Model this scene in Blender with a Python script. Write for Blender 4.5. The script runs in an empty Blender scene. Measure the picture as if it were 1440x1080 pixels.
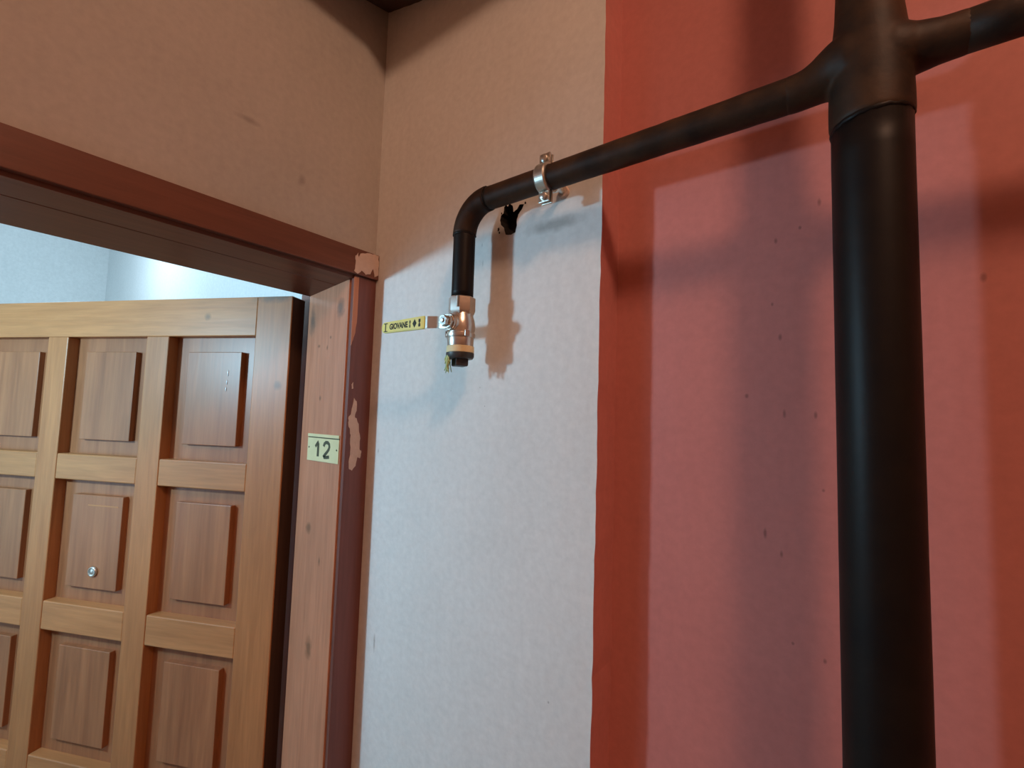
import bpy, bmesh, math, random
from mathutils import Vector, Matrix, noise as mnoise

random.seed(7)
S = bpy.context.scene
COL = S.collection
PI = math.pi

# ------------------------------------------------------------------ camera
CAM = Vector((0.7732, -0.5519, 1.75))
YAW, PITCH, ROLL = math.radians(37.3), math.radians(4.03), math.radians(1.73)
cd = bpy.data.cameras.new('camera')
cd.sensor_fit = 'HORIZONTAL'
cd.sensor_width = 36.0
cd.lens = 36.0 * 650.0 / 1440.0
cd.clip_start = 0.01
cam = bpy.data.objects.new('camera', cd)
COL.objects.link(cam)
fw = Vector((-math.sin(YAW) * math.cos(PITCH), math.cos(YAW) * math.cos(PITCH), math.sin(PITCH)))
rt = Vector((math.cos(YAW), math.sin(YAW), 0))
up = rt.cross(fw)
r2 = math.cos(ROLL) * rt + math.sin(ROLL) * up
u2 = -math.sin(ROLL) * rt + math.cos(ROLL) * up
cam.matrix_world = Matrix(((r2.x, u2.x, -fw.x, CAM.x), (r2.y, u2.y, -fw.y, CAM.y), (r2.z, u2.z, -fw.z, CAM.z), (0, 0, 0, 1)))
S.camera = cam

# ------------------------------------------------------------------ world, lights, exposure
W = bpy.data.worlds.new('world')
S.world = W
W.use_nodes = True
W.node_tree.nodes['Background'].inputs[0].default_value = (0.9, 0.72, 0.6, 1)
W.node_tree.nodes['Background'].inputs[1].default_value = 0.02


def lamp(name, loc, energy, color, radius):
    l = bpy.data.lights.new(name, 'POINT')
    l.energy = energy
    l.color = color
    l.shadow_soft_size = radius
    o = bpy.data.objects.new(name, l)
    o.location = loc
    COL.objects.link(o)
    return o


lamp('stairwell_lamp', (1.66, -1.0, 3.20), 52.0, (1.0, 0.60, 0.40), 0.13)
lamp('doorway_lamp', (-0.47, -1.02, 1.926), 37.0, (0.45, 0.78, 1.0), 0.042)
wl = bpy.data.lights.new('added_room_fill', 'AREA')  # unseen fill light, added to lift the lower white wall
wl.shape = 'RECTANGLE'
wl.size, wl.size_y = 0.9, 1.2
wl.energy = 10.0
wl.color = (0.50, 0.80, 1.0)
wo = bpy.data.objects.new('added_room_fill', wl)
wo.location = (-1.55, -2.6, 1.45)
wo.rotation_euler = (Vector((0.3, 0.0, 1.4)) - Vector(wo.location)).to_track_quat('-Z', 'Y').to_euler()
COL.objects.link(wo)
lamp('room_lamp', (-1.6, -0.30, 2.42), 8.5, (0.70, 0.88, 1.0), 0.10)

S.view_settings.view_transform = 'Standard'
S.view_settings.look = 'None'
S.view_settings.gamma = 1.0
S.view_settings.use_curve_mapping = False
S.view_settings.exposure = 0.0


# ------------------------------------------------------------------ material helpers
def newmat(name):
    m = bpy.data.materials.new(name)
    m.use_nodes = True
    nt = m.node_tree
    return m, nt, nt.nodes['Principled BSDF']


def lk(nt, a, b):
    nt.links.new(a, b)


def coords(nt, scale=(1, 1, 1), rot=(0, 0, 0)):
    tc = nt.nodes.new('ShaderNodeTexCoord')
    mp = nt.nodes.new('ShaderNodeMapping')
    mp.inputs['Scale'].default_value = scale
    mp.inputs['Rotation'].default_value = rot
    lk(nt, tc.outputs['Object'], mp.inputs['Vector'])
    return mp.outputs['Vector']


def noise(nt, vec, scale, detail=4, rough=0.55, dist=0.0):
    n = nt.nodes.new('ShaderNodeTexNoise')
    n.inputs['Scale'].default_value = scale
    n.inputs['Detail'].default_value = detail
    n.inputs['Roughness'].default_value = rough
    n.inputs['Distortion'].default_value = dist
    lk(nt, vec, n.inputs['Vector'])
    return n.outputs['Fac']


def ramp(nt, fac, stops, interp='LINEAR'):
    r = nt.nodes.new('ShaderNodeValToRGB')
    r.color_ramp.interpolation = interp
    e = r.color_ramp.elements
    while len(e) < len(stops):
        e.new(0.5)
    for i, (p, c) in enumerate(stops):
        e[i].position = p
        e[i].color = (c[0], c[1], c[2], 1) if not isinstance(c, (int, float)) else (c, c, c, 1)
    lk(nt, fac, r.inputs['Fac'])
    return r.outputs['Color']


def mix(nt, fac, a, b, mode='MIX'):
    m = nt.nodes.new('ShaderNodeMix')
    m.data_type = 'RGBA'
    m.blend_type = mode
    for sock, v in ((m.inputs['Factor'], fac), (m.inputs['A'], a), (m.inputs['B'], b)):
        pass
    fs, sa, sb = m.inputs[0], m.inputs[6], m.inputs[7]
    for sock, v in ((fs, fac), (sa, a), (sb, b)):
        if isinstance(v, (int, float)):
            sock.default_value = v
        elif isinstance(v, tuple):
            sock.default_value = (v[0], v[1], v[2], 1)
        else:
            lk(nt, v, sock)
    return m.outputs[2]


def bump(nt, bsdf, height, strength, dist=0.002, prev=None):
    b = nt.nodes.new('ShaderNodeBump')
    b.inputs['Strength'].default_value = strength
    b.inputs['Distance'].default_value = dist
    lk(nt, height, b.inputs['Height'])
    if prev is not None:
        lk(nt, prev, b.inputs['Normal'])
    lk(nt, b.outputs['Normal'], bsdf.inputs['Normal'])
    return b.outputs['Normal']


def spots(nt, pts):
    """mask 0..1 around fixed points of the thing (knots, stains): list of (centre, radius_xyz)"""
    out = None
    tc = nt.nodes.new('ShaderNodeTexCoord')
    wob = nt.nodes.new('ShaderNodeTexNoise')
    wob.inputs['Scale'].default_value = 60
    lk(nt, tc.outputs['Object'], wob.inputs['Vector'])
    for c, r in pts:
        s = nt.nodes.new('ShaderNodeVectorMath'); s.operation = 'SUBTRACT'
        s.inputs[1].default_value = c
        lk(nt, tc.outputs['Object'], s.inputs[0])
        d = nt.nodes.new('ShaderNodeVectorMath'); d.operation = 'DIVIDE'
        d.inputs[1].default_value = r
        lk(nt, s.outputs[0], d.inputs[0])
        l = nt.nodes.new('ShaderNodeVectorMath'); l.operation = 'LENGTH'
        lk(nt, d.outputs[0], l.inputs[0])
        a = nt.nodes.new('ShaderNodeMath'); a.operation = 'ADD'
        lk(nt, l.outputs['Value'], a.inputs[0]); lk(nt, wob.outputs['Fac'], a.inputs[1])
        mr = nt.nodes.new('ShaderNodeMapRange')
        mr.inputs['From Min'].default_value = 1.6
        mr.inputs['From Max'].default_value = 0.8
        lk(nt, a.outputs[0], mr.inputs['Value'])
        if out is None:
            out = mr.outputs[0]
        else:
            mx = nt.nodes.new('ShaderNodeMath'); mx.operation = 'MAXIMUM'
            lk(nt, out, mx.inputs[0]); lk(nt, mr.outputs[0], mx.inputs[1])
            out = mx.outputs[0]
    return out


def plaster(name, c1, c2, pits=0.0, rough=0.75, bstr=0.35, spec=0.3, smudge_shade=None, nicks=None):
    m, nt, b = newmat(name)
    v = coords(nt)
    col = mix(nt, ramp(nt, noise(nt, v, 5, 6), [(0.3, 0), (0.7, 1)]), c1, c2)
    fine = ramp(nt, noise(nt, v, 90, 3), [(0.25, 0.93), (0.75, 1.05)])
    col = mix(nt, 1.0, col, fine, 'MULTIPLY')
    streak = ramp(nt, noise(nt, coords(nt, (30, 30, 3)), 2.0, 5, 0.65), [(0.35, 0.975), (0.6, 1.0)])
    col = mix(nt, 1.0, col, streak, 'MULTIPLY')
    if pits:
        vv = coords(nt, (1, 1, 0.45))
        vo = nt.nodes.new('ShaderNodeTexVoronoi')
        vo.inputs['Scale'].default_value = 38
        lk(nt, vv, vo.inputs['Vector'])
        sp = ramp(nt, vo.outputs['Distance'], [(0.03, 1), (0.09, 0)])
        gate = ramp(nt, vo.outputs['Color'], [(0.80, 0), (0.84, 1)], 'LINEAR')
        f = mix(nt, 1.0, sp, gate, 'MULTIPLY')
        fm = mix(nt, 1.0, f, (pits, pits, pits), 'MULTIPLY')
        col = mix(nt, fm, col, (c1[0] * 0.25, c1[1] * 0.22, c1[2] * 0.22))
    if nicks:
        col = mix(nt, mix(nt, 1.0, spots(nt, nicks), (0.6, 0.6, 0.6), 'MULTIPLY'), col, tuple(x * 0.3 for x in c1))
    if smudge_shade:
        col = mix(nt, mix(nt, 1.0, spots(nt, smudge_shade), (0.5, 0.5, 0.5), 'MULTIPLY'), col, (0.20, 0.18, 0.16))
    lk(nt, col, b.inputs['Base Color'])
    b.inputs['Roughness'].default_value = rough
    b.inputs['Specular IOR Level'].default_value = spec
    n1 = bump(nt, b, noise(nt, v, 22, 3), bstr, 0.006)
    n2 = bump(nt, b, noise(nt, coords(nt, (1, 1, 0.55)), 130, 3, 0.6), bstr * 0.6, 0.0014, n1)
    return m


def wood(name, base, dark, grain='Z', knots=None, knotcol=(0.08, 0.045, 0.02), rough=0.42, spec=0.4, gs=1.0, stain=None, fac=1.0):
    m, nt, b = newmat(name)
    sc = {'Z': (1, 1, 0.06), 'X': (0.06, 1, 1), 'Y': (1, 0.06, 1)}[grain]
    v = coords(nt, sc)
    g1 = noise(nt, v, 38 * gs, 6, 0.6, 1.2)
    g2 = noise(nt, v, 160 * gs, 3, 0.6, 0.4)
    big = noise(nt, coords(nt, tuple(0.5 if s == 1 else 0.2 for s in sc)), 9, 3)
    lo = tuple(base[i] + (dark[i] - base[i]) * fac for i in range(3))
    col = mix(nt, ramp(nt, g1, [(0.3, 0), (0.72, 1)]), lo, base)
    col = mix(nt, 1.0, col, ramp(nt, g2, [(0.3, 0.86), (0.7, 1.06)]), 'MULTIPLY')
    col = mix(nt, 1.0, col, ramp(nt, big, [(0.3, 0.85), (0.7, 1.1)]), 'MULTIPLY')
    if knots:
        col = mix(nt, mix(nt, 1.0, spots(nt, knots), (0.6, 0.6, 0.6), 'MULTIPLY'), col, knotcol)
    if stain:
        col = mix(nt, mix(nt, 1.0, spots(nt, stain), (0.65, 0.65, 0.65), 'MULTIPLY'), col, (0.07, 0.065, 0.055))
    lk(nt, col, b.inputs['Base Color'])
    b.inputs['Roughness'].default_value = rough
    b.inputs['Specular IOR Level'].default_value = spec
    bump(nt, b, g1, 0.12, 0.002)
    return m


def paint(name, c, c2=None, rough=0.35, spec=0.5, metal=0.0, bs=0.15, nsc=40, bsc=120):
    m, nt, b = newmat(name)
    v = coords(nt)
    c2 = c2 or tuple(x * 0.75 for x in c)
    col = mix(nt, ramp(nt, noise(nt, v, nsc, 5), [(0.35, 0), (0.68, 1)]), c, c2)
    lk(nt, col, b.inputs['Base Color'])
    b.inputs['Roughness'].default_value = rough
    b.inputs['Specular IOR Level'].default_value = spec
    b.inputs['Metallic'].default_value = metal
    if bs:
        bump(nt, b, noise(nt, v, bsc, 4), bs, 0.001)
    return m


M = {}
M['white'] = plaster('white_plaster', (0.74, 0.74, 0.72), (0.69, 0.69, 0.67), bstr=0.22,
                     nicks=[((0.2859, 0, 1.9968), (0.0010, 0.05, 0.007)), ((0.2830, 0, 2.0270), (0.0010, 0.05, 0.004)), ((0.2891, 0, 1.7944), (0.0013, 0.05, 0.0013)),
                            ((0.0389, 0, 1.6776), (0.0012, 0.05, 0.005)), ((0.30, 0, 1.765), (0.0012, 0.05, 0.0012)), ((0.225, 0, 1.79), (0.001, 0.05, 0.001)), ((0.43, 0, 1.37), (0.0016, 0.05, 0.002))],
                     smudge_shade=[((0.33, 0, 2.045), (0.03, 0.05, 0.016)), ((0.055, 0, 1.33), (0.003, 0.05, 0.016)), ((0.42, 0, 2.03), (0.05, 0.05, 0.012))])  # last spot paints the arm's soft shadow on the wall
M['tan'] = plaster('left_wall_plaster', (0.44, 0.405, 0.37), (0.40, 0.37, 0.335), bstr=0.2,
                   smudge_shade=[((0, -0.16, 2.15), (0.05, 0.007, 0.010)), ((0, -0.25, 2.21), (0.05, 0.02, 0.006))])
M['red'] = plaster('red_wall_paint', (0.56, 0.205, 0.18), (0.53, 0.19, 0.168), nicks=[((0.7379, 0.055, 2.0015), (0.0022, 0.05, 0.0050)), ((0.6947, 0.055, 1.9654), (0.0022, 0.05, 0.0042)),
    ((0.7191, 0.055, 1.9761), (0.0016, 0.05, 0.0022)), ((0.6904, 0.055, 1.8903), (0.0016, 0.05, 0.0025)), ((0.6981, 0.055, 1.8509), (0.0022, 0.05, 0.0046)),
    ((0.6627, 0.055, 1.7828), (0.0022, 0.05, 0.0028)), ((0.7015, 0.055, 1.7632), (0.0020, 0.05, 0.0058)), ((0.7313, 0.055, 1.7615), (0.0018, 0.05, 0.0042)),
    ((0.6811, 0.055, 1.6256), (0.0018, 0.05, 0.0058)), ((0.6972, 0.055, 1.6057), (0.0020, 0.05, 0.0045)), ((0.7373, 0.055, 1.6805), (0.0018, 0.05, 0.0022)),
    ((0.7071, 0.055, 1.5121), (0.0018, 0.05, 0.0022)), ((0.8657, 0.055, 1.8943), (0.0026, 0.05, 0.0050)), ((0.7360, 0.055, 1.5029), (0.0018, 0.05, 0.0028))], rough=0.6, bstr=0.12, spec=0.3)
M['room'] = plaster('room_white_plaster', (0.78, 0.79, 0.79), (0.74, 0.75, 0.75), bstr=0.1)
M['soffit'] = plaster('dark_soffit_plaster', (0.10, 0.055, 0.04), (0.07, 0.04, 0.03), bstr=0.4)  # dark brown base for the corner soffit and ledge
M['ceiling'] = plaster('ceiling_plaster', (0.55, 0.45, 0.38), (0.5, 0.41, 0.35))
M['floor'] = plaster('floor_concrete', (0.50, 0.37, 0.28), (0.42, 0.31, 0.23))
M['landing'] = plaster('landing_plaster', (0.66, 0.50, 0.39), (0.6, 0.46, 0.35))
M['soot'] = paint('soot_black', (0.012, 0.010, 0.009), (0.03, 0.025, 0.022), 0.9, 0.1, bs=0.6)
M['arch'] = wood('dark_red_brown_paint', (0.18, 0.062, 0.045), (0.14, 0.046, 0.035), 'Z', rough=0.4, fac=0.9)
M['edge'] = wood('dark_brown_edge', (0.085, 0.040, 0.024), (0.06, 0.028, 0.017), 'Z', rough=0.6, spec=0.2)
M['arch_h'] = wood('red_brown_paint_horizontal', (0.17, 0.062, 0.038), (0.13, 0.047, 0.03), 'Y', rough=0.38, fac=0.9)
M['jamb'] = wood('pine_jamb_wood', (0.53, 0.225, 0.125), (0.42, 0.165, 0.085), 'Z', rough=0.45, fac=0.7,
                 knots=[((-0.10, -0.052, 1.52), (0.010, 0.05, 0.012)), ((-0.055, -0.052, 1.465), (0.004, 0.05, 0.010)),
                        ((-0.075, -0.052, 1.30), (0.012, 0.05, 0.028)), ((-0.06, -0.052, 1.895), (0.004, 0.05, 0.004)),
                        ((-0.10, -0.052, 1.88), (0.006, 0.05, 0.004)), ((-0.07, -0.052, 1.875), (0.003, 0.05, 0.006)),
                        ((-0.085, -0.052, 1.775), (0.004, 0.05, 0.006))],
                 stain=[((-0.03, -0.052, 1.95), (0.014, 0.05, 0.022)), ((-0.13, -0.052, 1.935), (0.012, 0.05, 0.03))])
DK = [((0.205, 0.0, 1.945), (0.010, 0.03, 0.009)), ((0.022, 0.0, 1.80), (0.010, 0.03, 0.012))]
DS = [((0.035, 0.0, 1.985), (0.06, 0.05, 0.014))]
M['door_v'] = wood('door_wood_vertical_grain', (0.44, 0.178, 0.064), (0.35, 0.130, 0.044), 'Z', knots=DK, stain=DS)
M['door_h'] = wood('door_wood_horizontal_grain', (0.48, 0.205, 0.076), (0.39, 0.155, 0.055), 'X', knots=DK, stain=DS)
M['door_p'] = wood('door_panel_wood', (0.36, 0.142, 0.060), (0.25, 0.09, 0.038), 'Z', rough=0.38, gs=0.8)
M['bare'] = plaster('bare_filler', (0.62, 0.47, 0.39), (0.52, 0.38, 0.31), bstr=0.8, rough=0.85)
M['pipe'] = paint('black_pipe_paint', (0.008, 0.0055, 0.005), (0.012, 0.008, 0.006), 0.46, 0.16, bs=0.2, nsc=30, bsc=90)
M['arm'] = paint('brown_black_pipe_paint', (0.018, 0.0095, 0.006), (0.055, 0.025, 0.011), 0.55, 0.2, bs=0.4, nsc=28, bsc=110)
M['chrome'] = paint('nickel_plated_brass', (0.66, 0.63, 0.58), (0.56, 0.52, 0.47), 0.28, 0.5, 0.9, bs=0.05)
M['steel'] = paint('zinc_steel', (0.70, 0.70, 0.66), (0.58, 0.57, 0.5), 0.3, 0.5, 0.9, bs=0.08)
M['bolt'] = paint('dark_bolt_steel', (0.20, 0.19, 0.18), (0.3, 0.29, 0.27), 0.35, 0.5, 0.85, bs=0.05)
M['yellow'] = paint('yellow_grip', (0.78, 0.66, 0.13), (0.70, 0.60, 0.14), 0.45, 0.4, bs=0.0)
M['print'] = paint('black_print', (0.03, 0.028, 0.015), None, 0.6, 0.2, bs=0)
M['cream'] = paint('cream_sealing_ring', (0.80, 0.68, 0.40), (0.72, 0.58, 0.32), 0.6, 0.3, bs=0.1)
M['plug'] = paint('black_plug', (0.035, 0.034, 0.033), (0.05, 0.048, 0.045), 0.45, 0.45, bs=0.2)
M['hemp'] = paint('green_hemp', (0.46, 0.56, 0.27), (0.38, 0.47, 0.22), 0.8, 0.2, bs=0)
M['plate'] = paint('cream_enamel', (0.68, 0.63, 0.37), (0.60, 0.56, 0.32), 0.4, 0.4, bs=0.05, nsc=25)
M['digit'] = paint('olive_black_digit', (0.055, 0.055, 0.03), (0.08, 0.08, 0.045), 0.5, 0.3, bs=0)
M['drip_glint'] = paint('white_drip_glint', (0.8, 0.82, 0.82), None, 0.15, 0.8, bs=0)  # white base colour paints the glint on the drips


# ------------------------------------------------------------------ mesh helpers
def obj(name, bm, mats, parent=None, smooth=False, **props):
    me = bpy.data.meshes.new(name)
    bm.to_mesh(me)
    bm.free()
    if smooth:
        for p in me.polygons:
            p.use_smooth = True
    if not isinstance(mats, (list, tuple)):
        mats = [mats]
    for m in mats:
        me.materials.append(m)
    o = bpy.data.objects.new(name, me)
    COL.objects.link(o)
    if parent:
        o.parent = parent
    for k, v in props.items():
        o[k] = v
    return o


def empty(name, loc=(0, 0, 0), rz=0.0, **props):
    o = bpy.data.objects.new(name, None)
    o.location = loc
    o.rotation_euler = (0, 0, rz)
    o.empty_display_size = 0.05
    COL.objects.link(o)
    for k, v in props.items():
        o[k] = v
    return o


def box(lo, hi, bev=0.0, seg=2, bm=None):
    own = bm is None
    b = bmesh.new()
    x0, y0, z0 = lo
    x1, y1, z1 = hi
    vs = [b.verts.new(p) for p in ((x0, y0, z0), (x1, y0, z0), (x1, y1, z0), (x0, y1, z0), (x0, y0, z1), (x1, y0, z1), (x1, y1, z1), (x0, y1, z1))]
    for f in ((3, 2, 1, 0), (4, 5, 6, 7), (0, 1, 5, 4), (1, 2, 6, 5), (2, 3, 7, 6), (3, 0, 4, 7)):
        b.faces.new([vs[i] for i in f])
    bmesh.ops.recalc_face_normals(b, faces=b.faces)
    if bev:
        bmesh.ops.bevel(b, geom=list(b.edges), offset=bev, segments=seg, affect='EDGES', profile=0.5)
    if own:
        return b
    merge(bm, b)
    return bm


def merge(dst, src):
    me = bpy.data.meshes.new('tmp')
    src.to_mesh(me)
    src.free()
    dst.from_mesh(me)
    bpy.data.meshes.remove(me)


def frame_of(d):
    d = Vector(d).normalized()
    a = Vector((0, 0, 1)) if abs(d.z) < 0.9 else Vector((1, 0, 0))
    x = a.cross(d).normalized()
    y = d.cross(x)
    return x, y, d


def lathe(prof, origin=(0, 0, 0), axis=(0, 0, 1), n=40, cap=True, bm=None, sides=None, rot=0.0):
    """profile of (radius, height) turned about axis from origin"""
    b = bmesh.new() if bm is None else bm
    x, y, d = frame_of(axis)
    o = Vector(origin)
    rings = []
    m = sides or n
    for r, h in prof:
        rings.append([b.verts.new(o + d * h + (x * math.cos(2 * PI * i / m + rot) + y * math.sin(2 * PI * i / m + rot)) * r) for i in range(m)])
    for a, c in zip(rings, rings[1:]):
        for i in range(m):
            b.faces.new((a[i], a[(i + 1) % m], c[(i + 1) % m], c[i]))
    if cap:
        b.faces.new(rings[0][::-1])
        b.faces.new(rings[-1])
    if bm is None:
        bmesh.ops.recalc_face_normals(b, faces=b.faces)
    return b


def tube(path, radii, n=32, cap=True, wob=0.0, bm=None):
    b = bmesh.new() if bm is None else bm
    P = [Vector(p) for p in path]
    if not isinstance(radii, (list, tuple)):
        radii = [radii] * len(P)
    t0 = (P[1] - P[0]).normalized()
    x, y, _ = frame_of(t0)
    rings = []
    for i, p in enumerate(P):
        if i == 0:
            t = (P[1] - P[0])
        elif i == len(P) - 1:
            t = (P[-1] - P[-2])
        else:
            t = (P[i + 1] - P[i - 1])
        t.normalize()
        x = (x - t * x.dot(t)).normalized()
        y = t.cross(x)
        ring = []
        for k in range(n):
            dd = x * math.cos(2 * PI * k / n) + y * math.sin(2 * PI * k / n)
            q = p + dd * radii[i]
            if wob:
                q = q + dd * wob * mnoise.noise(q * 60)
            ring.append(b.verts.new(q))
        rings.append(ring)
    for a, c in zip(rings, rings[1:]):
        for i in range(n):
            b.faces.new((a[i], a[(i + 1) % n], c[(i + 1) % n], c[i]))
    if cap:
        b.faces.new(rings[0][::-1])
        b.faces.new(rings[-1])
    bmesh.ops.recalc_face_normals(b, faces=b.faces)
    return b


def prism(pts, n, depth, bm=None):
    """closed outline (3-D points in one plane) given thickness along n"""
    b = bmesh.new() if bm is None else bm
    n = Vector(n)
    a = [b.verts.new(Vector(p)) for p in pts]
    c = [b.verts.new(Vector(p) + n * depth) for p in pts]
    b.faces.new(a)
    b.faces.new(c[::-1])
    k = len(pts)
    for i in range(k):
        b.faces.new((a[i], c[i], c[(i + 1) % k], a[(i + 1) % k]))
    bmesh.ops.recalc_face_normals(b, faces=b.faces)
    return b


def smooth_by_angle(o, ang=40):
    me = o.data
    for p in me.polygons:
        p.use_smooth = True
    bm = bmesh.new()
    bm.from_mesh(me)
    for e in bm.edges:
        if len(e.link_faces) == 2 and e.calc_face_angle(0) > math.radians(ang):
            e.smooth = False
    bm.to_mesh(me)
    bm.free()
    return o


def ragged(pts, amp, sub=4, seed=0):
    """closed 2-D outline with torn edges"""
    rnd = random.Random(seed)
    out = []
    k = len(pts)
    for i in range(k):
        a, c = pts[i], pts[(i + 1) % k]
        for s in range(sub):
            t = s / sub
            j = amp if s else amp * 0.3
            out.append((a[0] + (c[0] - a[0]) * t + rnd.uniform(-j, j), a[1] + (c[1] - a[1]) * t + rnd.uniform(-j, j)))
    return out


# ------------------------------------------------------------------ setting
RHO = 0.055        # the red wall lies this far behind the white one
XW = 0.4956        # end of the white wall
CEIL = 3.35
JY = -0.052        # jamb reveal
DOORW = 0.96
WT = -0.150        # room side of the left wall

# white wall with the ragged black hole
bm = bmesh.new()
edge_r = []
rnd = random.Random(3)
nz = 160
for i in range(nz + 1):
    z = CEIL * i / nz
    edge_r.append((XW + 0.0045 * (z - 1.83) / 1.0 * 0.9 + 0.0013 * mnoise.noise(Vector((0, 0, z * 14))) + rnd.uniform(-0.0006, 0.0006), z))
outer = [(0.0, 0.0)] + edge_r + [(0.0, CEIL)]
hole = ragged([(0.3190, 2.060), (0.3205, 2.067), (0.3255, 2.070), (0.3265, 2.080), (0.331, 2.083), (0.3335, 2.079), (0.337, 2.0835), (0.341, 2.080), (0.344, 2.0765), (0.3455, 2.067),
               (0.352, 2.070), (0.357, 2.0765), (0.3655, 2.0745), (0.362, 2.068), (0.355, 2.061), (0.3525, 2.054), (0.353, 2.044), (0.3505, 2.0335), (0.342, 2.0315), (0.3315, 2.034), (0.3275, 2.046), (0.3215, 2.052)], 0.0005, 2, 5)


def loop(bm, pts, y):
    vs = [bm.verts.new((p[0], y, p[1])) for p in pts]
    es = [bm.edges.new((vs[i], vs[(i + 1) % len(vs)])) for i in range(len(vs))]
    return vs, es


ov, oe = loop(bm, outer, 0.0)
hv, he = loop(bm, hole, 0.0)
bmesh.ops.triangle_fill(bm, use_beauty=True, edges=oe + he, normal=(0, -1, 0))
for f in bm.faces:
    f.material_index = 0
    f.normal_update()
    if f.normal.y > 0:
        f.normal_flip()
# red return face at the end of the white wall
ret = [bm.verts.new((v.co.x, RHO + 0.02, v.co.z)) for v in ov[1:-1]]
src = ov[1:-1]
for i in range(len(src) - 1):
    f = bm.faces.new((src[i], ret[i], ret[i + 1], src[i + 1]))
    f.material_index = 1
    f.normal_update()
    if f.normal.x < 0:
        f.normal_flip()
# hole sides and floor
hb = [bm.verts.new((v.co.x * 0.85 + 0.339 * 0.15, 0.022, v.co.z * 0.85 + 2.055 * 0.15)) for v in hv]
for i in range(len(hv)):
    f = bm.faces.new((hv[i], hv[(i + 1) % len(hv)], hb[(i + 1) % len(hb)], hb[i]))
    f.material_index = 2
f = bm.faces.new(hb)
f.material_index = 2
wr = obj('wall_right', bm, [M['white'], M['red'], M['soot']], kind='structure', label='white plastered wall section beside the door with a black hole under the pipe', category='wall')
# sooty crumbs around the hole
for k, (hx, hz, r) in enumerate(((0.3165, 2.046, 0.0022), (0.3185, 2.040, 0.0014), (0.368, 2.076, 0.0016), (0.322, 2.0705, 0.0012))):
    pts = ragged([(hx + r * math.cos(a), hz + r * 1.5 * math.sin(a)) for a in (0, 1.2, 2.5, 3.8, 5.1)], r * 0.3, 2, k)
    obj('soot_fleck', prism([(p[0], -0.0004, p[1]) for p in pts], (0, 1, 0), 0.0006), M['soot'], wr)

# red wall
bm = bmesh.new()
box((XW - 0.10, RHO, 0), (3.2, RHO + 0.15, CEIL), bm=bm)
obj('wall_back', bm, M['red'], kind='structure', label='red painted wall set back behind the thick dark riser pipe', category='wall')

# left wall, with doorway; pieces share one mesh
bm = bmesh.new()
zt = 2.045
box((WT, JY + 0.006, 0), (0, 0.10, CEIL), bm=bm)
box((WT, JY - DOORW, zt), (0, JY + 0.006, CEIL), bm=bm)
box((WT, -2.9, 0), (0, JY - DOORW - 0.04, CEIL), bm=bm)
box((WT, JY - DOORW - 0.04, zt), (0, JY - DOORW, CEIL), bm=bm)
obj('wall_left', bm, M['tan'], kind='structure', label='tan plastered wall above the wooden door frame', category='wall')

# rest of the stair landing, out of view
obj('wall_front', box((-0.15, -3.0, 0), (3.2, -2.9, CEIL)), M['landing'], kind='structure', label='plastered landing wall behind the viewer', category='wall')
obj('wall_far_right', box((3.2, -3.0, 0), (3.3, RHO + 0.15, CEIL)), M['landing'], kind='structure', label='plastered landing wall at the far right', category='wall')
obj('floor', box((-3.0, -3.0, -0.1), (3.3, 0.3, 0)), M['floor'], kind='structure', label='grey landing floor', category='floor')
obj('ceiling', box((-0.15, -3.0, CEIL), (3.3, 0.3, CEIL + 0.1)), M['ceiling'], kind='structure', label='high plastered stairwell ceiling', category='ceiling')

# dark uneven corner soffit; run along both walls added to shade their tops
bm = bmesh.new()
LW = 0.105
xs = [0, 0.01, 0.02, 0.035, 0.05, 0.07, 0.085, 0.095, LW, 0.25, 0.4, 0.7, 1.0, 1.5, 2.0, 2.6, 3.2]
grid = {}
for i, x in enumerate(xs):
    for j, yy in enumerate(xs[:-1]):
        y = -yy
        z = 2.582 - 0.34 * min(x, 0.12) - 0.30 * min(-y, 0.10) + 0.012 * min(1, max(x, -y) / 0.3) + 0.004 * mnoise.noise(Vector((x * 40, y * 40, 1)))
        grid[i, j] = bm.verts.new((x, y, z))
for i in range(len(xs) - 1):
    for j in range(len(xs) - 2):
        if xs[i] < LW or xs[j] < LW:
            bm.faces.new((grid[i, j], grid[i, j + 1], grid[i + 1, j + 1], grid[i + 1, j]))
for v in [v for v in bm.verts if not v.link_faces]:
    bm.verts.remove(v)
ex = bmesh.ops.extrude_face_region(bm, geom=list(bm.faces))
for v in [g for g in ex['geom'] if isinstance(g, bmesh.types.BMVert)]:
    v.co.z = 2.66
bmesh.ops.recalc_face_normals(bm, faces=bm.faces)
obj('trim_2', bm, M['soffit'], kind='structure', label='dark brown uneven soffit in the upper corner where the walls meet, run on as an added shading ledge', category='ledge')

# the lit room behind the door
obj('wall_room_side', box((-3.0, 0.10, 0), (WT, 0.20, 2.72)), M['room'], kind='structure', label='bright white wall of the room seen over the open door', category='wall')
obj('wall_room_back', box((-2.75, -3.0, 0), (-2.65, 0.20, 2.72)), M['room'], kind='structure', label='bright far wall of the room seen over the open door', category='wall')
obj('wall_room_front', box((-3.0, -3.0, 0), (-0.15, -2.9, 2.72)), M['room'], kind='structure', label='room wall out of sight on the left', category='wall')
obj('ceiling_room', box((-3.0, -3.0, 2.72), (WT, 0.20, 2.82)), M['room'], kind='structure', label='white ceiling of the room behind the door', category='ceiling')

# ------------------------------------------------------------------ door frame
fr = empty('trim_1', (0, 0, 0), kind='structure', label='reddish brown wooden door frame with chipped paint around the open door', category='door frame')
# top architrave board
bm = box((0.0, JY - DOORW - 0.05, 2.0105), (0.013, -0.0005, 2.0605), 0.0012)
obj('head_architrave', bm, M['arch_h'], fr, label='reddish brown board over the doorway')
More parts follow.
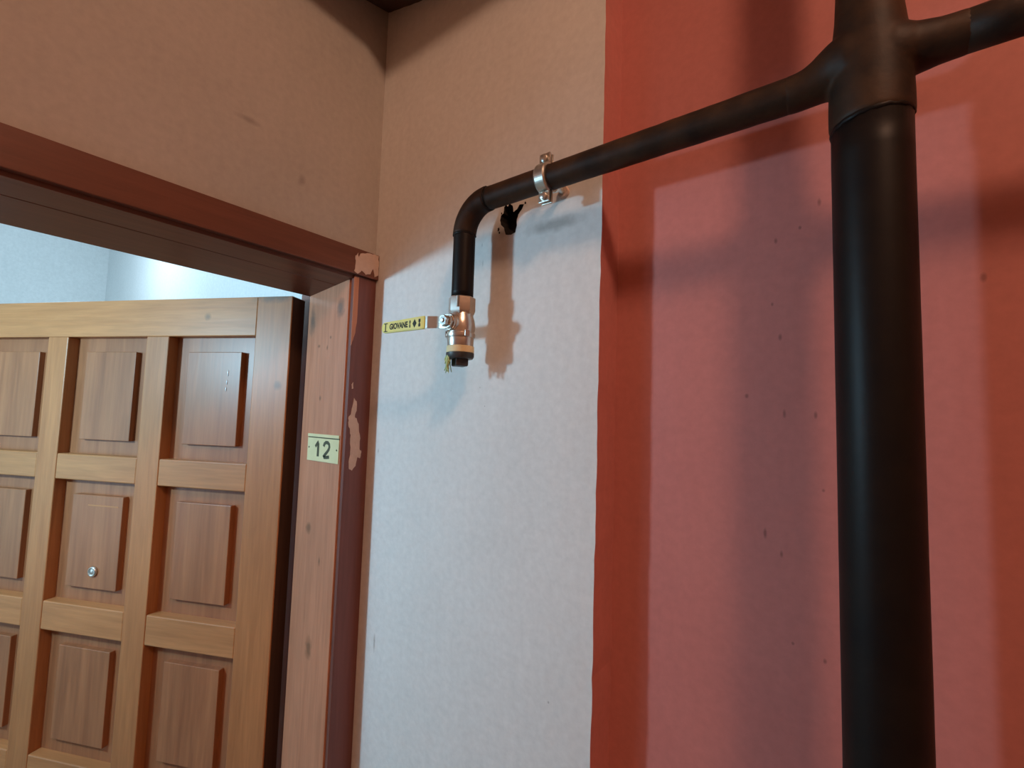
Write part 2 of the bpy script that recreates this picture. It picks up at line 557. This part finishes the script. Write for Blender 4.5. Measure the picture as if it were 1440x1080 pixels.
# head of the frame, underside slopes back to the rebate
pr = [(0.003, 2.004), (-0.049, 1.9985), (-0.0505, 2.001), (-0.052, 1.9983), (-0.1465, 1.9885), (-0.1475, 1.9895), (-0.1475, 2.05), (0.003, 2.05)]
obj('frame_head', prism([(p[0], JY - DOORW - 0.02, p[1]) for p in pr], (0, 1, 0), DOORW + 0.02 + 0.05), M['arch_h'], fr)
# right side architrave: dark face
bm = box((-0.0025, -0.0500, 0.0), (0.0065, -0.0005, 2.0100), 0.0010)
obj('side_architrave', bm, M['arch'], fr, label='dark red brown board between the jamb and the white wall')
# jamb board (reveal)
bm = box((-0.1475, JY, 0.0), (-0.0055, JY + 0.045, 2.003), 0.0015)
obj('jamb', bm, M['jamb'], fr, label='pale bare pine jamb')
obj('rebate_strip', box((-0.205, -0.0395, 0.0), (-0.1480, 0.06, 2.003), 0.0012), M['arch'], fr, label='shadowed rebate behind the jamb')
# other side, out of view
obj('jamb', box((-0.1475, JY - DOORW - 0.03, 0.0), (0.0, JY - DOORW, 2.003), 0.0015), M['jamb'], fr)
obj('side_architrave', box((0.0, JY - DOORW - 0.06, 0.0), (0.0065, JY - DOORW - 0.005, 2.0100), 0.001), M['arch'], fr)
# places where the paint is knocked off
pp = ragged([(-0.0560, 2.0150), (-0.0535, 2.0300), (-0.0545, 2.0450), (-0.0495, 2.0520), (-0.0470, 2.0420), (-0.0440, 2.0520), (-0.0300, 2.0570), (-0.0120, 2.0600),
             (-0.0030, 2.0590), (-0.0015, 2.0400), (-0.0020, 2.0200), (-0.0100, 2.0150), (-0.0140, 2.0300), (-0.0200, 2.0180), (-0.0300, 2.0140), (-0.0400, 2.0200), (-0.0480, 2.0115)], 0.0012, 3, 11)
obj('bare_patch', prism([(0.0136, p[0], p[1]) for p in pp], (-1, 0, 0), 0.001), M['bare'], fr, label='chipped end of the board showing pale filler')
pp = ragged([(-0.0370, 1.7760), (-0.0310, 1.7700), (-0.0300, 1.7520), (-0.0330, 1.7400), (-0.0290, 1.7380), (-0.0230, 1.7200), (-0.0190, 1.7000), (-0.0195, 1.6800), (-0.0150, 1.6740),
             (-0.0170, 1.6620), (-0.0230, 1.6640), (-0.0260, 1.6480), (-0.0330, 1.6400), (-0.0400, 1.6440), (-0.0410, 1.6560), (-0.0390, 1.6750), (-0.0405, 1.7000), (-0.0420, 1.7150), (-0.0460, 1.7250), (-0.0470, 1.7380), (-0.0420, 1.7450)], 0.0011, 3, 12)
obj('bare_patch', prism([(0.0071, p[0], p[1]) for p in pp], (-1, 0, 0), 0.001), M['bare'], fr, label='bare patch where the brown paint is knocked off')
pp = ragged([(-0.0440, 1.8010), (-0.0405, 1.8060), (-0.0400, 1.7940), (-0.0430, 1.7930)], 0.0006, 2, 13)
obj('bare_patch', prism([(0.0071, p[0], p[1]) for p in pp], (-1, 0, 0), 0.001), M['bare'], fr)
pp = ragged([(-0.0503, 2.0060), (-0.0400, 2.0080), (-0.0395, 1.9300), (-0.0420, 1.9000), (-0.0460, 1.8850), (-0.0503, 1.8740)], 0.0005, 3, 14)
obj('bare_patch', prism([(0.0069, p[0], p[1]) for p in pp], (-1, 0, 0), 0.0008), M['jamb'], fr)

# ------------------------------------------------------------------ door
DA = math.radians(25.7)
EX, EY = -0.165, -0.0792
door = empty('door_1', (EX, EY, 0), math.atan2(-math.sin(DA), -math.cos(DA)), kind='structure', label='open wooden door with rows of square raised panels and a peephole', category='door')
DT = -0.040
DTOP = 1.986
stiles = [(0.0, 0.083), (0.301, 0.3595), (0.5815, 0.640), (0.8585, 0.940)]
cols = [(0.083, 0.301), (0.3595, 0.5815), (0.640, 0.8585)]
rows = [(1.636, 1.903), (1.3105, 1.5790), (0.985, 1.2490), (0.660, 0.9230), (0.340, 0.598)]
for i, (a, c) in enumerate(stiles):
    top = DTOP if i in (0, 3) else 1.903
    obj('stile', box((a, DT, 0.008), (c, 0.0, top), 0.0018), M['door_v'], door)
obj('top_rail', box((0.083, DT, 1.903), (0.8585, -0.0006, DTOP), 0.0018), M['door_h'], door)
H = 0.024
for ci, (a, c) in enumerate(cols):
    zs = [(rows[k + 1][1], rows[k][0]) for k in range(len(rows) - 1)] + [(0.008, rows[-1][0])]
    for (z0, z1) in zs:
        obj('rail', box((a, DT, z0), (c, -0.0006, z1), 0.0022), M['door_h'], door)
    for ri, (z0, z1) in enumerate(rows):
        p = obj('panel', box((a - 0.004, DT + 0.004, z0 - 0.004), (c + 0.004, -H, z1 + 0.004)), M['door_p'], door)
        mg, mz = 0.041, 0.033
        obj('raised_field', box((a + mg, -H - 0.002, z0 + mz), (c - mg, -0.0125, z1 - mz), 0.0012), M['door_p'], p)
obj('hinge_edge', box((-0.0008, DT + 0.001, 0.01), (0.0004, -0.0025, DTOP - 0.002)), M['edge'], door, label='dark brown hinge edge of the door')  # thin darker brown strip over the hinge edge
# peephole
ph = lathe([(0.0, 0), (0.0105, 0), (0.0115, 0.0018), (0.0106, 0.0048), (0.0080, 0.0060), (0.0070, 0.0040), (0.0050, 0.0050), (0.0, 0.0056)], (0.4640, -0.0128, 1.381), (0, 1, 0), 32, cap=False)
bmesh.ops.remove_doubles(ph, verts=ph.verts, dist=1e-6)
obj('peephole', ph, M['chrome'], door, smooth=True, label='small round metal peephole')
# varnish drips on the upper panel, their glints painted as white blobs
for k, (du, dz, l) in enumerate(((0.1545, 1.8245, 0.012), (0.1560, 1.8050, 0.009), (0.1570, 1.7900, 0.008))):
    b = bmesh.new()
    bmesh.ops.create_uvsphere(b, u_segments=8, v_segments=6, radius=1)
    bmesh.ops.scale(b, vec=(0.0016, 0.0010, l * 0.6), verts=b.verts)
    bmesh.ops.translate(b, vec=(du, -0.0123, dz), verts=b.verts)
    obj('varnish_drip_glint', b, M['drip_glint'], door, smooth=True)
# worn light line on the middle panel
obj('scuff_mark', box((0.412, -0.0127, 1.5220), (0.496, -0.0122, 1.5250), 0.0002), M['door_h'], door)

# ------------------------------------------------------------------ number plate
pl = empty('number_plate', (-0.063, JY, 1.65), label='cream enamel plate with the number 12 on the door jamb', category='number plate')


def rel(o, root):
    o.parent = root
    o.location = -Vector(root.location)
    return o


b = box((-0.1180, JY - 0.0016, 1.6515), (-0.0085, JY - 0.0001, 1.6965), 0.0005)
plate_o = rel(obj('plate', b, M['plate']), pl)
b = box((-0.1180, JY - 0.0024, 1.6985), (-0.0085, JY - 0.0001, 1.7045), 0.0006)
rel(obj('top_lip', b, M['plate'], label='folded upper edge of the plate'), pl)
b = box((-0.1165, JY - 0.0010, 1.6963), (-0.0085, JY - 0.0001, 1.6988))
rel(obj('fold_shadow_line', b, M['digit']), pl)  # dark strip paints the shadow line below the lip


def text_mesh(name, body, size, mat, extrude=0.0002, bold=0.0):
    cu = bpy.data.curves.new(name, 'FONT')
    cu.body = body
    cu.size = size
    cu.extrude = extrude
    cu.offset = bold
    cu.align_x = 'CENTER'
    cu.align_y = 'CENTER'
    o = bpy.data.objects.new(name, cu)
    COL.objects.link(o)
    bpy.context.view_layer.update()
    me = bpy.data.meshes.new_from_object(o.evaluated_get(bpy.context.evaluated_depsgraph_get()))
    bpy.data.objects.remove(o)
    bpy.data.curves.remove(cu)
    me.materials.clear()
    me.materials.append(mat)
    return me


def stroke(pts, w0, w1=None):
    """flat brush stroke in the x,z plane"""
    w1 = w1 or w0
    L, R = [], []
    k = len(pts)
    for i in range(k):
        a = Vector(pts[max(i - 1, 0)])
        c = Vector(pts[min(i + 1, k - 1)])
        t = (c - a).normalized()
        nn = Vector((-t.y, t.x))
        w = w0 + (w1 - w0) * i / (k - 1)
        p = Vector(pts[i])
        L.append(p + nn * w / 2)
        R.append(p - nn * w / 2)
    return L, R


def brush(name, pts, w, y, depth, mat, root, w1=None):
    b = bmesh.new()
    L, R = stroke([(p[0] + 0.010, p[1]) for p in pts], w, w1)
    rows_ = []
    for l, r in zip(L, R):
        rows_.append([b.verts.new((l.x, y, l.y)), b.verts.new((r.x, y, r.y)), b.verts.new((r.x, y + depth, r.y)), b.verts.new((l.x, y + depth, l.y))])
    for a, c in zip(rows_, rows_[1:]):
        for q in range(4):
            b.faces.new((a[q], a[(q + 1) % 4], c[(q + 1) % 4], c[q]))
    b.faces.new(rows_[0])
    b.faces.new(rows_[-1][::-1])
    bmesh.ops.recalc_face_normals(b, faces=b.faces)
    return rel(obj(name, b, mat), root)


dy = JY - 0.0019
# figure 1
brush('digit_one', [(-0.0985, 1.6795), (-0.0945, 1.6840), (-0.0895, 1.6890), (-0.0885, 1.6850), (-0.0885, 1.6740), (-0.0885, 1.6610)], 0.0058, dy, 0.0005, M['digit'], pl, 0.0075)
# figure 2
two = [(-0.0690, 1.6815), (-0.0670, 1.6865), (-0.0620, 1.6895), (-0.0560, 1.6895), (-0.0510, 1.6865), (-0.0495, 1.6815), (-0.0515, 1.6765), (-0.0570, 1.6710), (-0.0635, 1.6660), (-0.0680, 1.6620), (-0.0660, 1.6607), (-0.0580, 1.6612), (-0.0490, 1.6625)]
brush('digit_two', two, 0.0066, dy, 0.0005, M['digit'], pl, 0.0062)
for sx, sz in ((-0.1120, 1.6775), (-0.0150, 1.6770)):
    rel(obj('screw', lathe([(0.0018, 0), (0.0018, 0.0006), (0.001, 0.001)], (sx, JY - 0.0014, sz), (0, -1, 0), 12), M['digit'], smooth=True), pl)

# ------------------------------------------------------------------ gas pipe (riser, cross, branch arms, elbow, drop) all welded together
AY = -0.0475
AZ = 2.0725
RX = 0.7832
RA = 0.0166
RD = 0.0168
RB = 0.0297
XD = 0.2885
pipe = empty('gas_pipe', (RX, AY, 0), label='dark painted gas riser pipe with welded branch arms and an elbow turned down', category='pipe')
# lower riser
zs = [0.0] + [2.022 * i / 60 for i in range(1, 61)]
rel(obj('riser', tube([(RX, AY, z) for z in zs], RB, 48, wob=0.0002), M['pipe'], smooth=True, label='thick lower riser'), pipe)
# thinner riser above
rel(obj('upper_riser', tube([(RX, AY, 2.12 + (CEIL - 2.12) * i / 40) for i in range(41)], 0.0241, 48, wob=0.0002), M['pipe'], smooth=True, label='thinner riser above the cross'), pipe)


def arm_path(x0, x1, k):
    return [(x0 + (x1 - x0) * i / k, AY, AZ) for i in range(k + 1)]


rel(obj('branch_arm', tube(arm_path(RX - 0.056, XD + 0.047, 60), RA, 32, wob=0.0004), M['arm'], smooth=True, label='horizontal arm running left to the elbow'), pipe)
rel(obj('branch_arm', tube([(p[0], p[1], p[2] + 0.003) for p in arm_path(RX + 0.056, 2.9, 60)], RA, 32, wob=0.0004), M['arm'], smooth=True, label='horizontal arm running right out of view'), pipe)
# cross fitting: union of shapes, remeshed and smoothed into cast fillets
bm = bmesh.new()
lathe([(RB + 0.0005, 2.018), (RB + 0.0016, 2.022), (RB + 0.0016, 2.040), (RB + 0.001, 2.060), (0.0300, 2.080), (0.0280, 2.100), (0.0255, 2.125), (0.0243, 2.150), (0.0241, 2.16)], (RX, AY, 0), (0, 0, 1), 48, bm=bm)
for sg, dz0, dz1, r0 in ((-1, 0.008, 0.0, 0.0290), (1, 0.004, 0.003, 0.0270)):
    pa, ra = [], []
    for dx, f, r in ((0.0, 0.0, r0), (0.018, 0.0, r0), (0.026, 0.12, r0 * 0.88), (0.032, 0.3, r0 * 0.76), (0.039, 0.6, RA + 0.0028), (0.047, 0.85, RA + 0.0012), (0.056, 1.0, RA + 0.0006), (0.066, 1.0, RA + 0.0003)):
        pa.append((RX + sg * dx, AY, AZ + dz0 + (dz1 - dz0) * f))
        ra.append(r)
    tube(pa, ra, 40, bm=bm)
bmesh.ops.recalc_face_normals(bm, faces=bm.faces)
cr = obj('cross_fitting', bm, M['arm'], smooth=True, label='cross fitting with smooth welded fillets')
md = cr.modifiers.new('remesh', 'REMESH'); md.mode = 'VOXEL'; md.voxel_size = 0.0016; md.use_smooth_shade = True
md = cr.modifiers.new('smooth', 'SMOOTH'); md.factor = 0.5; md.iterations = 14
bpy.context.view_layer.update()
me = bpy.data.meshes.new_from_object(cr.evaluated_get(bpy.context.evaluated_depsgraph_get()))
cr.modifiers.clear()
cr.data = me
if not me.materials:
    me.materials.append(M['arm'])
for p in me.polygons:
    p.use_smooth = True
rel(cr, pipe)


def weld(path_c, axis, r, name='weld_bead', th=0.0016, seed=0, tilt=0.0):
    rnd_ = random.Random(seed)
    x, y, d = frame_of(axis)
    pts = []
    k = 44
    for i in range(k):
        a = 2 * PI * i / k
        pts.append(Vector(path_c) + (x * math.cos(a) + y * math.sin(a)) * (r + rnd_.uniform(-0.0004, 0.0004)) + d * (rnd_.uniform(-0.0007, 0.0007) + tilt * math.sin(a)))
    b = bmesh.new()
    rings = []
    for i in range(k):
        t = (pts[(i + 1) % k] - pts[i - 1]).normalized()
        o_ = (pts[i] - Vector(path_c)).normalized()
        q = t.cross(o_)
        rings.append([b.verts.new(pts[i] + (o_ * math.cos(c) * th * 0.8 + q * math.sin(c) * th * 1.6)) for c in [2 * PI * j / 8 for j in range(8)]])
    for i in range(k):
        A, B = rings[i], rings[(i + 1) % k]
        for j in range(8):
            b.faces.new((A[j], B[j], B[(j + 1) % 8], A[(j + 1) % 8]))
    bmesh.ops.recalc_face_normals(b, faces=b.faces)
    return rel(obj(name, b, M['pipe'], smooth=True), pipe)


weld((RX, AY, 2.019), (0, 0, 1), RB - 0.0002, seed=1, tilt=0.0025)
# elbow
RE = 0.046
path = []
for i in range(25):
    a = PI / 2 * i / 24
    path.append((XD + RE - RE * math.sin(a), AY, AZ - RE + RE * math.cos(a)))
rel(obj('elbow', tube(path, 0.0180, 32, wob=0.0004), M['arm'], smooth=True, label='bent elbow turning the arm down'), pipe)
weld((XD + RE + 0.001, AY, AZ), (1, 0, 0), RA, seed=5, th=0.0013)
weld((XD, AY, AZ - RE - 0.001), (0, 0, 1), RD, seed=6, th=0.0013)
rel(obj('drop_pipe', tube([(XD, AY, AZ - RE + 0.004 - (AZ - RE + 0.004 - 1.9286) * i / 12) for i in range(13)], RD, 32, wob=0.0002), M['pipe'], smooth=True, label='short black drop into the valve'), pipe)

# ------------------------------------------------------------------ ball valve
vx, vy = XD, AY
valve = empty('ball_valve', (vx, vy, 1.823), label='nickel plated ball valve with a yellow lever hanging on the pipe end', category='valve')
# top hex socket
b = lathe([(0.0185, 1.9285), (0.0205, 1.9270), (0.0207, 1.9070), (0.0195, 1.9040), (0.0180, 1.9005)], (vx, vy, 0), (0, 0, 1), sides=8, rot=PI / 8 + 0.2)
smooth_by_angle(rel(obj('upper_socket', b, M['chrome'], label='octagonal upper socket'), valve), 25)
# body with ball bulge
b = lathe([(0.0178, 1.9035), (0.0185, 1.8985), (0.0205, 1.8925), (0.0214, 1.8860), (0.0214, 1.8800), (0.0208, 1.8735), (0.0220, 1.8725), (0.0222, 1.8680), (0.0214, 1.8660)], (vx, vy, 0), (0, 0, 1), 40)
smooth_by_angle(rel(obj('body', b, M['chrome'], label='rounded valve body'), valve), 40)
# lower socket
b = lathe([(0.0200, 1.8672), (0.0202, 1.8650), (0.0198, 1.8535), (0.0192, 1.8520)], (vx, vy, 0), (0, 0, 1), 40)
smooth_by_angle(rel(obj('lower_socket', b, M['chrome'], label='lower threaded socket'), valve), 40)
for k in range(3):
    a = -PI / 2 - 0.9 + k * 2.1
    b = box((-0.004, -0.0015, 1.8665), (0.004, 0.0015, 1.8760), 0.0008)
    bmesh.ops.rotate(b, cent=(0, 0, 0), matrix=Matrix.Rotation(a + PI / 2, 3, 'Z'), verts=b.verts)
    bmesh.ops.translate(b, vec=(vx + 0.0218 * math.cos(a), vy + 0.0218 * math.sin(a), 0), verts=b.verts)
    rel(obj('collar_flat', b, M['chrome']), valve)
# vertical casting rib
b = box((vx + 0.0075, vy - 0.0205, 1.9100), (vx + 0.0095, vy - 0.0185, 1.9270), 0.0005)
rel(obj('casting_rib', b, M['chrome']), valve)
# sealing ring, plug
b = lathe([(0.0195, 1.8535), (0.0208, 1.8530), (0.0210, 1.8440), (0.0200, 1.8428)], (vx, vy, 0), (0, 0, 1), 40)
smooth_by_angle(rel(obj('sealing_ring', b, M['cream'], label='cream sealing ring'), valve), 40)
b = lathe([(0.0195, 1.8436), (0.0212, 1.8430), (0.0210, 1.8375), (0.0190, 1.8345), (0.0150, 1.8340)], (vx, vy, 0), (0, 0, 1), 40)
plug = smooth_by_angle(rel(obj('plug', b, M['plug'], label='black screwed plug'), valve), 40)
b = lathe([(0.0142, 1.8345), (0.0140, 1.8245), (0.0128, 1.8232)], (vx, vy, 0), (0, 0, 1), sides=4, rot=0.35)
bmesh.ops.bevel(b, geom=list(b.edges), offset=0.0008, segments=1, affect='EDGES')
o = obj('plug_square', b, M['plug'], plug)
# hemp strands hanging from the thread
hr = random.Random(4)
b = bmesh.new()
for k in range(46):
    a = PI + 0.75 + hr.uniform(-0.75, 0.6)
    r0 = 0.0195 + hr.uniform(-0.001, 0.0012)
    p0 = Vector((vx + r0 * math.cos(a), vy + r0 * math.sin(a), 1.8385))
    ln = hr.uniform(0.009, 0.026)
    p1 = p0 + Vector((hr.uniform(-0.002, 0.002), hr.uniform(-0.002, 0.002), -ln * 0.5))
    p2 = p1 + Vector((hr.uniform(-0.003, 0.003), hr.uniform(-0.002, 0.002), -ln * 0.5))
    tube([p0, p1, p2], [0.0010, 0.0009, 0.0006], 5, bm=b)
rel(obj('hemp_tuft', b, M['hemp'], kind='stuff', label='greenish hemp strands hanging from the plug thread'), valve)
# stem and packing nut pointing away from the wall
VZ = 1.8865
b = lathe([(0.0125, 0.014), (0.0125, 0.0225), (0.0112, 0.0235), (0.0112, 0.0260)], (vx, vy, VZ), (0, -1, 0), 28)
smooth_by_angle(rel(obj('stem_boss', b, M['chrome']), valve), 40)
b = lathe([(0.0098, 0.0255), (0.0102, 0.0262), (0.0102, 0.0300), (0.0094, 0.0306)], (vx, vy, VZ), (0, -1, 0), sides=6)
rel(obj('packing_nut', b, M['chrome']), valve)
# lever: stamped plate with a jog, yellow dipped grip
lev = bmesh.new()


def bar(pts, th, bm, hw):
    """flat bar: centre points (x, y), thickness along the bar normal, half-height list"""
    rows_ = []
    k = len(pts)
    for i, (x, y) in enumerate(pts):
        a = Vector(pts[max(i - 1, 0)]); c = Vector(pts[min(i + 1, k - 1)])
        t = (c - a).normalized()
        nn = Vector((-t.y, t.x)) * th / 2
        h = hw[i]
        rows_.append([bm.verts.new((x + nn.x, y + nn.y, VZ - h)), bm.verts.new((x - nn.x, y - nn.y, VZ - h)), bm.verts.new((x - nn.x, y - nn.y, VZ + h)), bm.verts.new((x + nn.x, y + nn.y, VZ + h))])
    for a, c in zip(rows_, rows_[1:]):
        for q in range(4):
            bm.faces.new((a[q], a[(q + 1) % 4], c[(q + 1) % 4], c[q]))
    bm.faces.new(rows_[0]); bm.faces.new(rows_[-1][::-1])
    bmesh.ops.recalc_face_normals(bm, faces=bm.faces)
    return bm


PY = vy - 0.0318
bar([(vx + 0.0100, PY), (vx + 0.0085, PY), (vx + 0.004, PY), (vx - 0.004, PY), (vx - 0.0125, PY), (vx - 0.0165, PY - 0.001), (vx - 0.031, PY - 0.0085), (vx - 0.036, PY - 0.0095), (vx - 0.050, PY - 0.0095)], 0.0025, lev,
    [0.004, 0.0075, 0.0098, 0.0100, 0.0092, 0.0090, 0.0092, 0.0092, 0.0085])
bmesh.ops.bevel(lev, geom=list(lev.edges), offset=0.0005, segments=2, affect='EDGES')
lever = rel(obj('lever', lev, M['steel'], label='zinc plated lever plate'), valve)
g = bmesh.new()
gx = [vx - 0.0345, vx - 0.037, vx - 0.060, vx - 0.090, vx - 0.120, vx - 0.130, vx - 0.1335, vx - 0.1350]
bar([(x, PY - 0.0095 + (0.0015 if i == 0 else 0)) for i, x in enumerate(gx)], 0.0060, g, [0.0094, 0.0098, 0.0096, 0.0092, 0.0088, 0.0084, 0.0066, 0.0035])
bmesh.ops.bevel(g, geom=list(g.edges), offset=0.0011, segments=2, affect='EDGES')
grip = smooth_by_angle(obj('grip', g, M['yellow'], lever, label='yellow plastic grip with black print'), 35)
# stamped slot mark on the bare part of the lever
ty = PY - 0.0095 - 0.0031


def place_text(name, body, size, x, z, mat, root, bold=0.0, rotz=0.0, sx=1.0):
    me_ = text_mesh(name, body, size, mat, 0.00012, bold)
    o_ = bpy.data.objects.new(name, me_)
    COL.objects.link(o_)
    o_.parent = root
    me_.transform(Matrix.Translation((x, ty, z)) @ Matrix.Rotation(PI / 2, 4, 'X') @ Matrix.Rotation(rotz, 4, 'Z') @ Matrix.Diagonal((sx, 1, 1, 1)))
    return o_


place_text('lettering', 'GIOVANE', 0.0125, vx - 0.0925, VZ - 0.0004, M['print'], lever, 0.00045, 0.0, 0.80)
b = bmesh.new()
for (x0, x1, z0, z1) in ((-0.1285, -0.1195, 0.0052, 0.0066), (-0.1255, -0.1232, -0.0066, 0.0054), (-0.1285, -0.1195, -0.0072, -0.0060)):
    box((vx + x0, ty - 0.0001, VZ + z0), (vx + x1, ty + 0.0005, VZ + z1), bm=b)
obj('print_mark', b, M['print'], lever)
b = bmesh.new()
for (cx, w, h) in ((-0.0655, 0.0013, 0.0055), (-0.0440, 0.0022, 0.0058)):
    box((vx + cx - w, ty - 0.0001, VZ + 0.0012), (vx + cx + w, ty + 0.0005, VZ + h), bm=b)
    box((vx + cx - w, ty - 0.0001, VZ - h), (vx + cx + w, ty + 0.0005, VZ - 0.0012), bm=b)
    box((vx + cx - w * 0.5, ty - 0.0001, VZ - 0.0013), (vx + cx + w * 0.5, ty + 0.0005, VZ + 0.0013), bm=b)
obj('print_mark', b, M['print'], lever)
dm = [(vx - 0.0550 + dx, ty - 0.0001, VZ + dz) for dx, dz in ((0, 0.0066), (0.0046, 0), (0, -0.0066), (-0.0046, 0))]
obj('print_mark', prism(dm, (0, 1, 0), 0.0006), M['print'], lever)
# fixing nut on the stem
b = lathe([(0.0080, 0.0330), (0.0086, 0.0335), (0.0086, 0.0385), (0.0078, 0.0392)], (vx, vy, VZ), (0, -1, 0), sides=6, rot=0.3)
nut = rel(obj('lever_nut', b, M['chrome']), valve)
b = lathe([(0.0064, 0.0385), (0.0064, 0.0396), (0.0040, 0.0396)], (vx, vy, VZ), (0, -1, 0), 20)
obj('nut_recess', b, M['bolt'], nut)
b = lathe([(0.0034, 0.0385), (0.0034, 0.0408), (0.0026, 0.0414)], (vx, vy, VZ), (0, -1, 0), 20)
obj('stem_end', b, M['chrome'], nut)
lever_root = lever

# ------------------------------------------------------------------ pipe clamp
CX = 0.4365
cl = empty('pipe_clamp', (CX, AY, AZ), label='zinc plated pipe clamp holding the arm to the wall', category='clamp')


def band(a0, a1, r, w, th, k=28):
    b_ = bmesh.new()
    prev = None
    for i in range(k + 1):
        a = a0 + (a1 - a0) * i / k
        d = Vector((0, math.cos(a), math.sin(a)))
        c = Vector((CX, AY, AZ))
        ring = [b_.verts.new(c + d * (r + q * th) + Vector((s * w, 0, 0))) for s, q in ((-1, 0), (-1, 0.6), (-0.75, 1), (0.75, 1), (1, 0.6), (1, 0))]
        if prev:
            for j in range(6):
                b_.faces.new((prev[j], prev[(j + 1) % 6], ring[(j + 1) % 6], ring[j]))
        else:
            b_.faces.new(ring)
        prev = ring
    b_.faces.new(prev[::-1])
    bmesh.ops.recalc_face_normals(b_, faces=b_.faces)
    return b_


g_ = 0.13
rel(obj('front_band', band(PI / 2 + g_, 3 * PI / 2 - g_, RA + 0.0004, 0.0085, 0.0034), M['steel'], smooth=False, label='front half of the clamp'), cl)
rel(obj('rear_band', band(-PI / 2 + g_, PI / 2 - g_, RA + 0.0004, 0.0085, 0.0034), M['steel'], smooth=False, label='rear half of the clamp'), cl)
rel(obj('rubber_lining', band(0, 2 * PI, RA - 0.0004, 0.0100, 0.0010, 40), M['plug'], label='black rubber lining'), cl)
for sg in (1, -1):
    zc = AZ + sg * (RA + 0.0095)
    for yy in (-0.0036, 0.0036):
        b = box((CX - 0.0085, AY + yy - 0.0013, min(zc - 0.0078, zc + 0.0078)), (CX + 0.0085, AY + yy + 0.0013, zc + 0.0078), 0.0009)
        rel(obj('lug', b, M['steel']), cl)
    b = lathe([(0.0040, 0.0), (0.0055, 0.0006), (0.0055, 0.0030), (0.0040, 0.0042)], (CX, AY - 0.0049, zc), (0, -1, 0), 20)
    smooth_by_angle(rel(obj('bolt_head', b, M['steel']), cl), 40)
    b = lathe([(0.0026, 0.0), (0.0026, 0.0200)], (CX, AY - 0.006, zc), (0, 1, 0), 14)
    rel(obj('bolt_shank', b, M['bolt'], smooth=True), cl)
    b = lathe([(0.0050, 0.0), (0.0050, 0.0040)], (CX, AY + 0.0050, zc), (0, 1, 0), sides=6)
    rel(obj('nut', b, M['steel']), cl)
b = lathe([(0.0075, 0.0200), (0.0075, 0.0285), (0.0040, 0.0290), (0.0040, 0.0478)], (CX, AY, AZ), (0, 1, 0), 20)
smooth_by_angle(rel(obj('anchor_rod', b, M['steel'], label='threaded rod into the wall'), cl), 40)
b = lathe([(0.0078, 0.0430), (0.0086, 0.0440), (0.0090, 0.0472)], (CX, AY, AZ), (0, 1, 0), 20)
smooth_by_angle(rel(obj('wall_plug', b, M['bare']), cl), 40)
